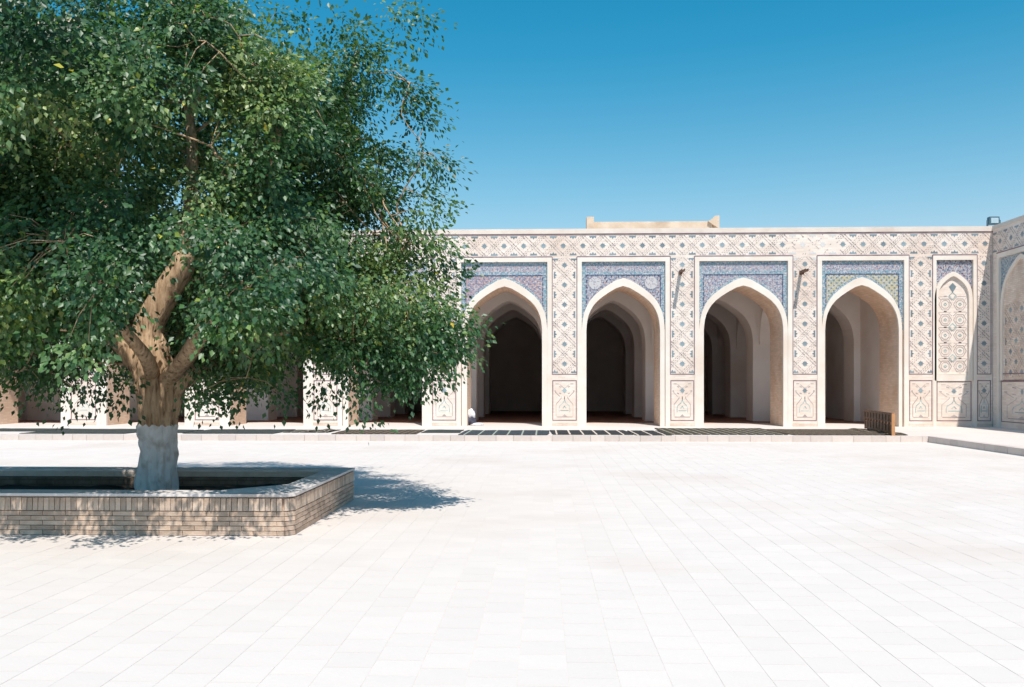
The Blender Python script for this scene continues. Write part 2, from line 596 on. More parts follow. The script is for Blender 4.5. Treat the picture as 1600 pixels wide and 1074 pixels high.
def vase_panel(parent, R, yf):
    """the tall lower panel: double border, star above, stepped vase below"""
    x0, x1, z0, z1 = R
    W, H = x1 - x0, z1 - z0
    fx, fz = (lambda a: x0 + a * W), (lambda b: z0 + b * H)
    s = MB()
    rect_lines(s, R, .03, yf)
    s.build("panel_border", LINE, parent)
    q = MB()

    def pl(pts, wd=.022, mirror=True):
        for (a, b), (c, d) in zip(pts, pts[1:]):
            q.stroke(fx(a), fz(b), fx(c), fz(d), wd, yf - .005, yf + .004)
            if mirror:
                q.stroke(fx(1 - c), fz(d), fx(1 - a), fz(b), wd, yf - .005, yf + .004)
    pl([(.5, .085), (.16, .085)], .03)
    pl([(.14, .10), (.14, .40), (.36, .56), (.36, .60)])
    pl([(.10, .72), (.30, .60)])
    pl([(.27, .69), (.36, .67)], .03)
    pl([(.27, .855), (.36, .835)], .03)
    pl([(.12, .92), (.25, .92)])
    pl([(.07, .74), (.14, .74)], .04)
    pl([(.30, .90), (.5, .80)], .016)
    pl([(.5, .60), (.5, .53)], .022)
    q.build("panel_strips", STROKE, parent, kind="stuff")
    v = MB()

    def pv(pts, wd=.026):
        for (a, b), (c, d) in zip(pts, pts[1:]):
            v.stroke(fx(a), fz(b), fx(c), fz(d), wd, yf - .005, yf + .004)
            v.stroke(fx(1 - c), fz(d), fx(1 - a), fz(b), wd, yf - .005, yf + .004)
    pv([(.5, .52), (.44, .44), (.30, .37), (.27, .30), (.27, .20)])
    pv([(.5, .245), (.33, .245)], .03)
    pv([(.43, .30), (.5, .36)], .03)
    v.build("vase_tiles", TEAL, parent)
    t = MB()
    t.prism([(fx(.5) + px_ * .8, fz(.75) + pz_ * .9) for px_, pz_ in star_poly(.125)], yf - .006, yf + .004)
    t.build("star_motif", STAR, parent)
    t = MB()
    t.prism([(fx(.40), fz(.10)), (fx(.60), fz(.10)), (fx(.5), fz(.155))], yf - .006, yf + .004)
    t.build("arrow_tile", STROKE, parent)


# ------------------------------------------------------------------ the gallery
gal = empty("arcade_gallery", "long cream arcade with pointed arches and blue tile panels closing the courtyard", "arcade", (0, D, PLAT))
gal.location = (0, 0, 0)
XL = X(-70)
YB = D + 1.75
wl = MB()
edges = [XL]
for b in BAYS:
    b['x0'], b['x1'] = X(b['o'][0]), X(b['o'][1])
    b['f0'], b['f1'] = X(b['f'][0]), X(b['f'][1])
    b['zs'], b['za'] = ZSP, ZAP
    if b.get('low'):
        b['zs'], b['za'] = ZY(560), ZY(505)
    b['prof'] = profile((b['x0'] + b['x1']) / 2, (b['x1'] - b['x0']) / 2, b['zs'], b['za'] - b['zs'])
# blind bay
BX0, BX1, BF0, BF1 = X(1464), X(1512), X(1456), X(1524)
xs = XL


def arch_wall(mb, x0, x1, openings, y0, y1, z0, z1, mi_face=0, mi_in=0):
    """a wall slab with pointed openings; openings = list of profiles"""
    cur = x0
    for pr in openings:
        a, b = pr[0][0], pr[-1][0]
        mb.box(cur, a, y0, y1, z0, z1, mi_face)
        for (xa, za), (xb, zb) in zip(pr, pr[1:]):
            mb.face([(xa, y0, za), (xb, y0, zb), (xb, y0, z1), (xa, y0, z1)], mi_face)
            mb.face([(xb, y1, zb), (xa, y1, za), (xa, y1, z1), (xb, y1, z1)], mi_face)
            mb.face([(xa, y0, za), (xa, y1, za), (xb, y1, zb), (xb, y0, zb)], mi_in)
        mb.face([(a, y0, z1), (b, y0, z1), (b, y1, z1), (a, y1, z1)], mi_face)
        # jamb linings, 3 mm proud of the pier sides
        for xx, sgn in ((a, 1), (b, -1)):
            mb.box(min(xx, xx + sgn * .003), max(xx, xx + sgn * .003), y0 + .002, y1 - .002, z0, pr[0][1], mi_in)
        cur = b
    mb.box(cur, x1, y0, y1, z0, z1, mi_face)


arch_wall(wl, XL, XC + 1.0, [b['prof'] for b in BAYS], D, YB, PLAT - .05, ZTOP - .02, 0, 1)
wl.build("facade_wall", [PLASTER, JAMB], gal)

# roof coping and dark line beneath it
c = MB()
c.box(XL, XC, D - PROUD - .03, D + .5, ZLINE + .02, ZTOP)
c.build("coping", PLASTER, gal)
c = MB()
c.box(XL, XC, D - PROUD - .02, D - .01, ZLINE - .02, ZLINE + .02)
c.build("cornice_line", LINE, gal)

# frieze
fz = MB()
fz.box(XL, XC, D - PROUD, D - .001, ZFR, ZLINE - .02)
frieze = fz.build("frieze", BRICKFACE, gal)
pil_centres = [132.5, 325, 509, 694.5, 882, 1065.5, 1256.5, 1437]
lattice(frieze, (X(-30), XC - .01, ZFR + .03, ZLINE - .02), X(1065.5), (ZFR + ZLINE) / 2, D - PROUD)
ln = MB()

# pilasters
prev = [XL] + [b['f1'] for b in BAYS] + [BF1]
nxt = [b['f0'] for b in BAYS] + [BF0, XC]
for k, (a, b) in enumerate(zip(prev, nxt)):
    m = MB()
    m.box(a, b, D - PROUD, D - .001, PLAT - .02, ZFR)
    pil = m.build("pilaster", BRICKFACE, gal)
    m = MB()
    m.box(a + .01, b - .01, D - PROUD - .012, D - PROUD, PLAT - .02, ZLB - .10)
    m.build("pilaster_base", BASEBRICK, pil)
    if k == 0:
        continue
    yf = D - PROUD
    R = (a + .02, b - .02, ZM1, ZFR)
    if k == len(prev) - 1:
        R = (a + .02, b - .06, ZM1, ZFR)
    m = MB()
    rect_lines(m, R, .028, yf, "lrb")
    m.build("panel_line", LINE, pil)
    xc = (R[0] + R[1]) / 2
    lattice(pil, R, xc, ZM1 + .38, yf)
    vase_panel(pil, (R[0] + .02, R[1] - .02, ZLB, ZM2), yf)


def arch_band(mb, xc, hw, zs, h, hw2, h2, y0, y1, zbase, mi=0):
    inn, out = profile(xc, hw, zs, h), profile(xc, hw2, zs, h2)
    inn = [(xc - hw, zbase)] + inn + [(xc + hw, zbase)]
    out = [(xc - hw2, zbase)] + out + [(xc + hw2, zbase)]
    for (a, b), (c_, d_) in zip(zip(inn, inn[1:]), zip(out, out[1:])):
        (ax, az), (bx, bz) = a, b
        (cx, cz), (dx, dz) = c_, d_
        mb.face([(ax, y0, az), (bx, y0, bz), (dx, y0, dz), (cx, y0, cz)], mi)
        mb.face([(ax, y0, az), (ax, y1, az), (bx, y1, bz), (bx, y0, bz)], mi)
        mb.face([(cx, y0, cz), (dx, y0, dz), (dx, y1, dz), (cx, y1, cz)], mi)


def frame(parent, f0, f1, z_out, z_in, tf, zbase, D=D):
    m = MB()
    y0 = D - PROUD - .02
    m.box(f0, f0 + tf, y0, D - .001, zbase, z_out)
    m.box(f1 - tf, f1, y0, D - .001, zbase, z_out)
    m.box(f0 + tf, f1 - tf, y0, D - .001, z_in, z_out)
    fr = m.build("frame_band", PLASTERW, parent)
    s = MB()
    s.box(f0 - .01, f1 + .01, y0 - .005, y0 + .03, z_out, z_out + .035)
    s.build("frame_line", LINE, fr)
    return fr


MEDP = [(0.23 * math.cos(t * math.pi / 10), 0.23 * math.sin(t * math.pi / 10)) for t in range(20)]
for b in BAYS:
    f0, f1, x0, x1 = b['f0'], b['f1'], b['x0'], b['x1']
    tf = .16
    frame(gal, f0, f1, ZFR, ZIN, tf, PLAT - .02)
    xc, hw = (x0 + x1) / 2, (x1 - x0) / 2
    m = MB()
    hw2 = min(xc - f0 - tf, f1 - tf - xc)
    h = b['za'] - b['zs']
    arch_band(m, xc, hw, b['zs'], h, hw2, h + .29, D - PROUD - .003, D + .001, PLAT - .02)
    m.build("archivolt", PLASTERW, gal, fix=True)
    i0, i1 = f0 + tf, f1 - tf
    zt = ZIN
    if b.get('low'):
        continue
    ms = b.get('mos', 2)
    # mosaic spandrel: one piece above the arch, cut to the arch line
    pr = profile(xc, hw2, b['zs'], h + .29)

    def arc_z(xq):
        for (xa, za), (xb, zb) in zip(pr, pr[1:]):
            if xa <= xq <= xb:
                return za + (zb - za) * (xq - xa) / max(xb - xa, 1e-6)
        return b['zs']
    N = 30
    fld = MB()
    band_b = zt - .50
    xsn = [i0 + .16 + (i1 - i0 - .32) * k / N for k in range(N + 1)]
    for xa, xb in zip(xsn, xsn[1:]):
        za, zb = arc_z(xa) + .10, arc_z(xb) + .10
        if min(za, zb) < band_b:
            fld.face([(xa, D - .012, min(za, band_b)), (xb, D - .012, min(zb, band_b)), (xb, D - .012, band_b), (xa, D - .012, band_b)])
    sp = fld.build("spandrel_mosaic", MOS[ms], gal)
    bk = MB()                                              # arch-following border, teal
    xsn = [i0 + (i1 - i0) * k / 40 for k in range(41)]
    for xa, xb in zip(xsn, xsn[1:]):
        za, zb = arc_z(xa), arc_z(xb)
        bk.face([(xa, D - .008, za - .02), (xb, D - .008, zb - .02), (xb, D - .008, zb + .17), (xa, D - .008, za + .17)])
    bk.build("arch_border", MOSTEAL if ms != 1 else MOS[1], sp)
    bt = MB()
    bt.box(i0, i0 + .15, D - .018, D, b['zs'] + .3, zt)
    bt.box(i1 - .15, i1, D - .018, D, b['zs'] + .3, zt)
    bt.box(i0 + .15, i1 - .15, D - .018, D, zt - .12, zt)
    bt.box(i0 + .15, i1 - .15, D - .018, D, band_b + .03, band_b + .15)
    bt.build("teal_border", MOSTEAL, sp)
    bn = MB()
    bn.box(i0 + .15, i1 - .15, D - .016, D, band_b + .15, zt - .12)
    bn.build("inscription_band", MOSBAND, sp)
    nl = MB()
    nl.box(i0 + .19, i1 - .19, D - .022, D, band_b - .005, band_b + .03)
    nl.box(i0 + .15, i0 + .185, D - .022, D, b['zs'] + .75, band_b + .03)
    nl.box(i1 - .185, i1 - .15, D - .022, D, b['zs'] + .75, band_b + .03)
    nl.build("navy_line", MOSNAVY, sp)
    if b.get('med'):
        for sgn in (-1, 1):
            md = MB()
            cx, cz = xc + sgn * (hw - .32), band_b - .28
            md.prism([(cx + a_, cz + c_) for a_, c_ in MEDP], D - .028, D)
            md.build("medallion", MOSPALE, sp)

# blind niche at the right end
frame(gal, BF0, BF1, ZFR, ZIN, .12, PLAT - .02)
xc, hw = (BX0 + BX1) / 2, (BX1 - BX0) / 2
zs, za = ZY(470), ZY(434)
m = MB()
arch_band(m, xc, hw, zs, za - zs, hw + .13, za - zs + .16, D - PROUD - .02, D - .001, ZM2)
m.build("archivolt", PLASTERW, gal, fix=True)
m = MB()
m.box(BF0 + .12, BF1 - .12, D - .012, D - .001, ZM2, ZIN)
niche = m.build("niche_mosaic", MOS[1], gal)
pr = profile(xc, hw, zs, za - zs)
m = MB()
m.prism([(xc - hw, ZM2)] + [(xc + hw, ZM2)] + pr[::-1], D - .02, D - .01)
nb = m.build("niche_back", BRICKFACE, gal)
s = MB()
t = MB()
wN = BX1 - BX0


def ring(mb, cx, cz, r, n, wd, yf, rot=0.0, sq=1.0):
    pts = [(cx + r * math.cos(rot + 2 * math.pi * k / n), cz + sq * r * math.sin(rot + 2 * math.pi * k / n)) for k in range(n)]
    for k in range(n):
        a, b2 = pts[k], pts[(k + 1) % n]
        mb.stroke(a[0], a[1], b2[0], b2[1], wd, yf - .005, yf + .002)


zz = ZM1 + .28
row = 0
while zz < ZY(455):
    for sgn in (-1, 1):
        cx = xc + sgn * wN * .24
        ring(s, cx, zz, .15, 8, .022, D - .02, math.pi / 8)
        ring(s, cx, zz, .225, 6, .022, D - .021, 0)
        s.stroke(cx - .22, zz + .28, cx + .22, zz + .28, .018, D - .024, D - .016)
        s.stroke(cx - .05, zz + .29, cx + .05, zz + .29, .04, D - .026, D - .016)
        s.stroke(cx - .05, zz - .26, cx + .05, zz - .26, .04, D - .026, D - .016)
        t = MB()
        ring(t, cx, zz, .05, 4, .03, D - .02)
        t.build("niche_tile", TEAL, nb)
        s.stroke(xc + sgn * .02, zz + .14, cx - sgn * .12, zz + .25, .02, D - .025, D - .016)
        s.stroke(cx + sgn * .14, zz + .13, cx + sgn * .25, zz + .27, .02, D - .025, D - .016)
    if row % 2 == 0:
        t = MB()
        ring(t, xc, zz + .30, .13, 4, .03, D - .021, 0)
        t.build("niche_tile", TEAL, nb)
    row += 1
    zz += .56
s.build("niche_strips", STROKE, nb, kind="stuff")
m = MB()
m.prism([(xc, ZY(444)), (xc - .13, ZY(450)), (xc, ZY(459)), (xc + .13, ZY(450))][::1], D - .03, D - .015)
m.build("diamond_tile", STAR, nb, fix=True)
m = MB()
rect_lines(m, (BF0 + .16, BF1 - .16, ZM2 - .42, ZM1), .03, D - .025, "")
m.box(BF0 + .12, BF1 - .12, D - .06, D - .001, ZM1 + .02, ZM2 - .02)
for z_ in (ZM1 + .0, ZM2 - .0):
    m.box(BF0 + .14, BF1 - .14, D - .066, D - .002, z_ - .017, z_ + .017)
m.build("niche_rail", [PLASTERW], nb)
m = MB()
m.box(BF0 + .12, BF1 - .12, D - .03, D - .001, PLAT - .02, ZM2 - .03)
lp = m.build("niche_base", BRICKFACE, gal)
vase_panel(lp, (BF0 + .17, BF1 - .17, ZLB, ZM2 - .03), D - .03)

# roof
m = MB()
m.box(XL, XC + 14, YB + .001, D + 19.5, 6.35, ZTOP - .35)
m.build("roof_slab", BEIGE, gal)

# interior bays
INP = 5.05
rows = [D + 4.5, D + 8.9, D + 13.3]
for ry in rows:
    m = MB()
    ops = [profile((b['x0'] + b['x1']) / 2, (b['x1'] - b['x0']) / 2 + .0, PLAT + 3.2, INP - 3.2) for b in BAYS]
    arch_wall(m, XL, XC + 5, ops, ry, ry + 1.25, PLAT - .02, 6.34, 0, 0)
    m.build("inner_arcade", INNER, gal)
m = MB()
m.box(XL, XC + 5, D + 18.6, D + 19.2, PLAT - .02, 6.34)
m.box(XL - .6, XL, D, D + 19.2, PLAT - .02, ZTOP - .4)
m.build("back_wall", INNERD, gal)


def cross_wall(xa, xb, y0, y1):
    """arch between two rows, spanning along y, wall thickness xa..xb"""
    m = MB()
    yc, hw = (y0 + y1) / 2, (y1 - y0) / 2 - .12
    pr = profile(yc, hw, PLAT + 3.2, INP - 3.2)
    pr = [(y0 + .0, PLAT + 3.2)] + pr + [(y1, PLAT + 3.2)]
    for (ya, za), (yb, zb) in zip(pr, pr[1:]):
        for xx in (xa, xb):
            m.face([(xx, ya, za), (xx, yb, zb), (xx, yb, 6.34), (xx, ya, 6.34)])
        m.face([(xa, ya, za), (xb, ya, za), (xb, yb, zb), (xa, yb, zb)])
    return m.build("cross_arch", INNER, gal)


gaps = [(YB, rows[0])] + [(a + 1.25, b) for a, b in zip(rows, rows[1:])] + [(rows[-1] + 1.25, D + 18.6)]
for k in range(len(BAYS) - 1):
    xa, xb = BAYS[k]['x1'] + .25, BAYS[k + 1]['x0'] - .25
    for (ya, yb) in gaps:
        cross_wall(xa, xb, ya, yb)
m = MB()
m.box(BAYS[-1]['x1'] + .25, BAYS[-1]['x1'] + 1.4, YB, D + 18.6, PLAT - .02, 6.34)
m.build("end_wall", INNER, gal)
m = MB()                                       # patterned inner wall seen through the leftmost arch
m.box(X(-10) - 1.2, BAYS[0]['x1'] + 1.0, D + 4.2, D + 4.46, PLAT - .02, 6.3)
m.build("inner_wall", PLASTER, gal)

# wooden rain spouts
for px_ in (1065.5, 1256.5):
    x_, z_ = at(px_, 424, D - .5)
    m = MB()
    m.box(x_ - .055, x_ - .035, D - .86, D - .05, z_ - .01, z_ + .05)
    m.box(x_ + .035, x_ + .055, D - .86, D - .05, z_ - .01, z_ + .05)
    m.box(x_ - .055, x_ + .055, D - .86, D - .05, z_ - .04, z_ - .01)
    m.box(x_ - .03, x_ + .03, D - .4, D - .05, z_ - .09, z_ - .04)
    m.build("rain_spout", TIMBER, gal)

# low parapet on the roof
x0, z1 = at(917, 350, D + 1.5)
x1 = at(1120, 350, D + 1.5)[0]
m = MB()
m.box(x0 + .2, x1 - .25, D + 1.1, D + 1.5, ZTOP - .4, z1)
pp = m.build("roof_parapet", BEIGE, gal)
zb = at(920, 342, D + 1.4)[1]
m = MB()
m.box(x0 - .03, x0 + .24, D + 1.0, D + 1.6, ZTOP - .4, zb)
m.build("end_block", BEIGE, pp)
m = MB()
m.prism([(x1 - .42, z1 - .02), (x1, z1 - .3), (x1, zb + .02), (x1 - .17, zb), (x1 - .28, z1 + .06)][::1], D + 1.0, D + 1.6)
m.build("end_block", BEIGE, pp, fix=True)

# carpets inside
m = MB()
m.box(XL, XC, D + 2.9, D + 18.6, PLAT - .01, PLAT + .012)
tag(m.build("floor_carpet", CARPET), "dark red carpet covering the floor deep inside the shaded arcade", "carpet")

# ------------------------------------------------------------------ the wing on the right, in its own shade
wing = empty("side_wing", "shaded gallery wing running towards the viewer at the right edge", "building wing", (0, 0, 0))
# local x runs from the inner corner towards the viewer, local y into the wing
wing.location = (XC + PROUD, D - PROUD - .02, 0)
wing.rotation_euler = (0, 0, -math.pi / 2)
m = MB()
m.box(0, 38, 0, 13, PLAT - .02, ZTOP - .14)
m.build("wing_wall", PLASTER, wing)
m = MB()
m.box(-.0, 38, -PROUD - .03, .6, ZTOP - .139, ZTOP)
m.build("wing_coping", PLASTER, wing)
m = MB()
m.box(0, 38, -PROUD, -.001, ZFR, ZTOP - .14)
wf = m.build("wing_frieze", BRICKFACE, wing)
lattice(wf, (0, 9, ZFR + .03, ZLINE - .02), .5, (ZFR + ZLINE) / 2, -PROUD)
wb = [(.30, 3.30), (4.2, 8.3), (9.2, 13.3), (14.2, 18.3)]
cur = 0
for k, (fa, fb) in enumerate(wb):
    m = MB()
    m.box(cur, fa, -PROUD, -.001, PLAT - .02, ZFR)
    wp_ = m.build("wing_pilaster", BRICKFACE, wing)
    if k == 1:
        lattice(wp_, (cur + .02, fa - .02, ZM1, ZFR), (cur + fa) / 2, ZM1 + .38, -PROUD)
        vase_panel(wp_, (cur + .04, fa - .04, ZLB, ZM2), -PROUD)
    cur = fb
    frame(wing, fa, fb, ZFR, ZIN, .13, PLAT - .02, 0)
    xm, hh = (fa + fb) / 2, (fb - fa) / 2 - .30
    zs_, za_ = ZY(490), ZY(418)
    m = MB()
    arch_band(m, xm, hh, zs_, za_ - zs_, hh + .14, za_ - zs_ + .16, -.075, -.001, ZM2)
    m.build("archivolt", PLASTERW, wing, fix=True)
    m = MB()
    m.box(fa + .13, fb - .13, -.02, -.001, ZM2, ZIN)
    m.build("spandrel_mosaic", MOSTEAL, wing)
    m = MB()
    m.prism([(xm - hh, ZM2), (xm + hh, ZM2)] + profile(xm, hh, zs_, za_ - zs_)[::-1], -.03, -.015)
    nbk = m.build("niche_back", BASEBRICK, wing)
    m = MB()
    for z_ in (ZM1, ZM2):
        m.box(fa + .14, fb - .14, -.045, -.001, z_ - .017, z_ + .017)
    m.build("niche_line", LINE, nbk)
    if k < 2:
        lattice(nbk, (xm - hh + .08, xm + hh - .08, ZM2 + .08, zs_ + .25), xm, ZM2 + 1, -.03)
    m = MB()
    m.box(fa + .13, fb - .13, -.02, -.001, PLAT - .02, ZM2 - .03)
    lp = m.build("niche_base", BRICKFACE, wing)
    if k < 2:
        vase_panel(lp, (fa + .17, fb - .17, ZLB, ZM2 - .04), -.02)
m = MB()
m.box(cur, 38, -PROUD, -.001, PLAT - .02, ZFR)
m.build("wing_pilaster", BRICKFACE, wing)

# floodlight on the roof corner
x_, z_ = X(1558), 0
fl = empty("floodlight", "small dark floodlight standing on the roof corner above the shaded wing", "floodlight", (x_, D + .25, ZTOP - .02))
m = MB()
m.prism([(-.2, .14), (.2, .14), (.17, .42), (-.17, .42)], -.08, .12)
m.build("housing", LAMPM, fl, fix=True)
m = MB()
m.box(-.13, .13, -.095, -.075, .18, .37)
m.build("glass", GLASSY, fl)
m = MB()
m.box(-.24, -.20, -.03, .03, 0, .30)
m.box(.20, .24, -.03, .03, 0, .30)
m.box(-.24, .24, -.03, .03, -.001, .03)
m.build("bracket", LAMPM, fl)

# tall portal behind the left end
pt = empty("brick_portal", "tall plain brick portal rising behind the tree and the left arches", "portal", (0, 0, 0))
xr, zt_ = at(115, 38, 39.5)
m = MB()
m.box(-34, xr, 39.5, 44, 0, zt_)
m.build("portal_wall", PORTAL, pt)
m = MB()
m.box(-34, xr + .12, 39.38, 44.1, zt_, zt_ + .25)
m.build("cornice", BEIGE, pt)
m = MB()
m.box(xr - .5, xr - .02, 39.40, 39.499, 7, zt_ - .3)
m.box(-34, xr - .5, 39.40, 39.499, zt_ - .9, zt_ - .3)
m.build("raised_border", PLASTER, pt)

# ------------------------------------------------------------------ mats along the platform


def mat_material(name, base, stripe, per, wd, off):
    m = bpy.data.materials.new(name)
    m.use_nodes = True
    n, l = m.node_tree.nodes, m.node_tree.links
    b = n['Principled BSDF']
    b.inputs['Roughness'].default_value = 1.0
    b.inputs['Specular IOR Level'].default_value = 0.05
    tc = n.new("ShaderNodeTexCoord")
    sp = n.new("ShaderNodeSeparateXYZ")
    l.new(tc.outputs['Object'], sp.inputs[0])
    a = n.new("ShaderNodeMath")
    a.operation = 'ADD'
    a.inputs[1].default_value = off + 50
    l.new(sp.outputs[0], a.inputs[0])
    q = n.new("ShaderNodeMath")
    q.operation = 'MODULO'
    q.inputs[1].default_value = per
    l.new(a.outputs[0], q.inputs[0])
    lt = n.new("ShaderNodeMath")
    lt.operation = 'LESS_THAN'
    lt.inputs[1].default_value = wd
    l.new(q.outputs[0], lt.inputs[0])
    nz = n.new("ShaderNodeTexNoise")
    nz.inputs['Scale'].default_value = 22
    l.new(tc.outputs['Object'], nz.inputs['Vector'])
    mr = n.new("ShaderNodeMapRange")
    mr.inputs[1].default_value, mr.inputs[2].default_value = .42, .62
    l.new(nz.outputs['Fac'], mr.inputs[0])
    mx = n.new("ShaderNodeMix")
    mx.data_type = 'RGBA'
    mx.inputs[6].default_value = (*base, 1)
    mx.inputs[7].default_value = (base[0] * 2.3, base[1] * 1.9, base[2] * 1.6, 1)
    l.new(mr.outputs[0], mx.inputs[0])
    m2 = n.new("ShaderNodeMix")
    m2.data_type = 'RGBA'
    l.new(lt.outputs[0], m2.inputs[0])
    l.new(mx.outputs[2], m2.inputs[6])
    m2.inputs[7].default_value = (*stripe, 1)
    l.new(m2.outputs[2], b.inputs['Base Color'])
    return m


GREY = (0.035, 0.045, 0.047)
MATS = [mat_material("woven mat plain", GREY, (0.06, 0.06, 0.055), .4, .05, 0),
        mat_material("woven mat wide stripe", (0.035, 0.048, 0.058), (0.30, 0.33, 0.28), .43, .05, .1),
        mat_material("woven mat cream stripe", (0.03, 0.034, 0.038), (0.60, 0.50, 0.42), .40, .05, 0),
        mat_material("woven mat fine stripe", (0.045, 0.045, 0.04), (0.40, 0.36, 0.28), .27, .035, .05),
        mat_material("woven mat brown", (0.055, 0.047, 0.04), (0.22, 0.19, 0.14), .22, .03, .05)]
RUGS = [
    (-60, 52, 27.6, 29.6, 0, 0, "dark plain mat at the far left edge of the platform"),
    (56, 216, 26.35, 29.4, 0, 0, "dark plain mat left of the whitewashed trunk, below a tiled pier"),
    (219, 292, 26.9, 29.0, 0, 0, "short dark mat half hidden behind the whitewashed trunk"),
    (298, 438, 26.5, 29.3, 0, 0, "plain grey green mat right of the trunk beyond the planter"),
    (441, 512, 27.2, 29.1, 3, 1, "narrow grey mat with a rumpled right end, above the planter corner"),
    (526, 655, 26.4, 29.2, 4, 0, "speckled grey brown mat in front of the arch beside the crown's drooping tip"),
    (658, 718, 27.2, 29.2, 0, 0, "short dark mat set back from the kerb, just left of the widest striped mat"),
    (722, 857, 25.93, 29.0, 1, 2, "blue grey striped mat overhanging the kerb in front of the bundle's arch"),
    (862, 984, 26.3, 29.1, 2, 0, "black mat with thin cream stripes in front of the arch with round medallions"),
    (987, 1040, 25.93, 28.9, 2, 2, "black cream striped mat overhanging the kerb at its right end"),
    (1037, 1222, 26.4, 30.6, 3, 0, "long fine striped mat below the pier with the first rain spout"),
    (1226, 1398, 26.3, 30.0, 4, 1, "brown fine striped mat running under the wooden screen"),
]
for k, (pa, pb, ya, yb, mi, rum, lab) in enumerate(RUGS):
    ya = max(ya + .3, 26.05)
    xa, xb = at(pa, 600, 27.5)[0], at(pb, 600, 27.5)[0]
    nx, ny = max(6, int((xb - xa) / .12)), 14
    mb = MB()
    V = []
    over = False
    for j in range(ny + 1):
        yy = ya + (yb - ya) * j / ny
        for i in range(nx + 1):
            xx = xa + (xb - xa) * i / nx
            z = PLAT + .022 + .008 * noise.noise(Vector((xx * 2.2, yy * 2.5, k)))
            skew = .12 * math.sin(k * 2.1) * (yy - 27.5) / 3
            edge = .05 * noise.noise(Vector((xx * 1.3, yy * .9, k + 9)))
            yo = yy + edge
            if rum == 1 and i > nx - 6:
                z += .04 * max(0, math.sin(yy * 3 + i))
            if yo < KY:
                z -= (KY - yo) * .5
            V.append((xx + skew + edge, yo, z))
    W_ = nx + 1
    n0 = len(V)
    V += [(a, b, c_ - .014) for a, b, c_ in V]
    mb.v = V
    for j in range(ny):
        for i in range(nx):
            q = j * W_ + i
            mb.f.append((q, q + 1, q + 1 + W_, q + W_))
            mb.f.append((n0 + q, n0 + q + W_, n0 + q + 1 + W_, n0 + q + 1))
    for i in range(nx):
        mb.f.append((i, n0 + i, n0 + i + 1, i + 1))
        q = ny * W_ + i
        mb.f.append((q + 1, n0 + q + 1, n0 + q, q))
    for j in range(ny):
        q = j * W_
        mb.f.append((q + W_, n0 + q + W_, n0 + q, q))
        q += nx
        mb.f.append((q, n0 + q, n0 + q + W_, q + W_))
    mb.m = [0] * len(mb.f)
    o = mb.build("woven_mat", MATS[mi])
    tag(o, lab, "mat", "striped mats laid along the platform")

# wooden screen standing on the platform
bn = empty("wooden_screen", "low dark wooden screen with sunlight painted onto its end post, standing on the rightmost mat", "wooden screen", (0, 0, 0))
xa, ya, xb, yb = at(1396, 600, 26.5)[0], 26.5, at(1352, 600, 30.4)[0], 30.4
bn.location = (xa, ya, PLAT + .03)
bn.rotation_euler = (0, 0, math.atan2(yb - ya, xb - xa))
L = math.hypot(xb - xa, yb - ya)
Hh = .64
m = MB()
m.box(.06, L, -.03, .03, Hh - .07, Hh)
m.build("top_rail", TIMBER, bn)
m = MB()
m.box(.06, L, -.03, .03, .03, .09)
m.build("bottom_rail", TIMBER, bn)
m = MB()
m.box(.06, L, -.025, .025, .36, .41)
m.box(.06, L, -.025, .025, .26, .285)
m.build("middle_rail", TIMBER, bn)
nP = 9
for k in range(nP + 1):
    m = MB()
    xx = .1 + (L - .16) * k / nP
    m.box(xx - .04, xx + .04, -.034, .034, 0, Hh - .071)
    m.build("post", TIMBER, bn)
    if k < nP:
        x2 = .1 + (L - .16) * (k + 1) / nP
        m = MB()
        m.box(xx + .041, x2 - .041, -.015, .015, .091, .259)
        m.box(xx + .041, x2 - .041, -.015, .015, .411, Hh - .071)
        m.build("panel", TIMBER, bn)
m = MB()
m.box(0, .058, -.045, .045, -.03, Hh - .01)
m.build("end_post", TIMBERL, bn)

# pale bundle just inside the fourth arch from the right
x_, _ = at(737, 640, D + .5)
bd = empty("cloth_bundle", "grey and white bundle slumped against the left jamb inside an arch", "bundle", (x_, D + .5, PLAT))


def blob(name, c_, r_, mt, seed):
    bm = bmesh.new()
    bmesh.ops.create_icosphere(bm, subdivisions=3, radius=1)
    for v_ in bm.verts:
        d_ = 1 + .28 * noise.noise(v_.co * 1.9 + Vector((seed, 0, 0)))
        v_.co = Vector((c_[0] + v_.co.x * r_[0] * d_, c_[1] + v_.co.y * r_[1] * d_, max(0.0, c_[2] + v_.co.z * r_[2] * d_)))
    me = bpy.data.meshes.new(name)
    bm.to_mesh(me)
    bm.free()
    for p_ in me.polygons:
        p_.use_smooth = True
    me.materials.append(mt)
    return link(bpy.data.objects.new(name, me), bd)


blob("upper_cloth", (-.02, 0, .42), (.15, .14, .20), CLOTHW, 1)
blob("dark_cloth", (-.04, .02, .16), (.20, .17, .20), CLOTHD, 2)
blob("trailing_cloth", (.20, -.06, .04), (.26, .12, .06), CLOTHW, 3)

# ------------------------------------------------------------------ planter
PX0, PX1, PY0, PY1, PH, CH = -8.9, -2.74, 9.58, 12.72, 0.46, 0.09
pln = empty("brick_planter", "low brick planter wall round the whitewashed tree", "planter", (0, 0, 0))


def ring_poly(off, ch):
    a, b, c_, d_ = PX0 + off, PX1 - off, PY0 + off, PY1 - off
    return [(a + ch, c_), (b - ch, c_), (b, c_ + ch), (b, d_), (a, d_), (a, c_ + ch)]


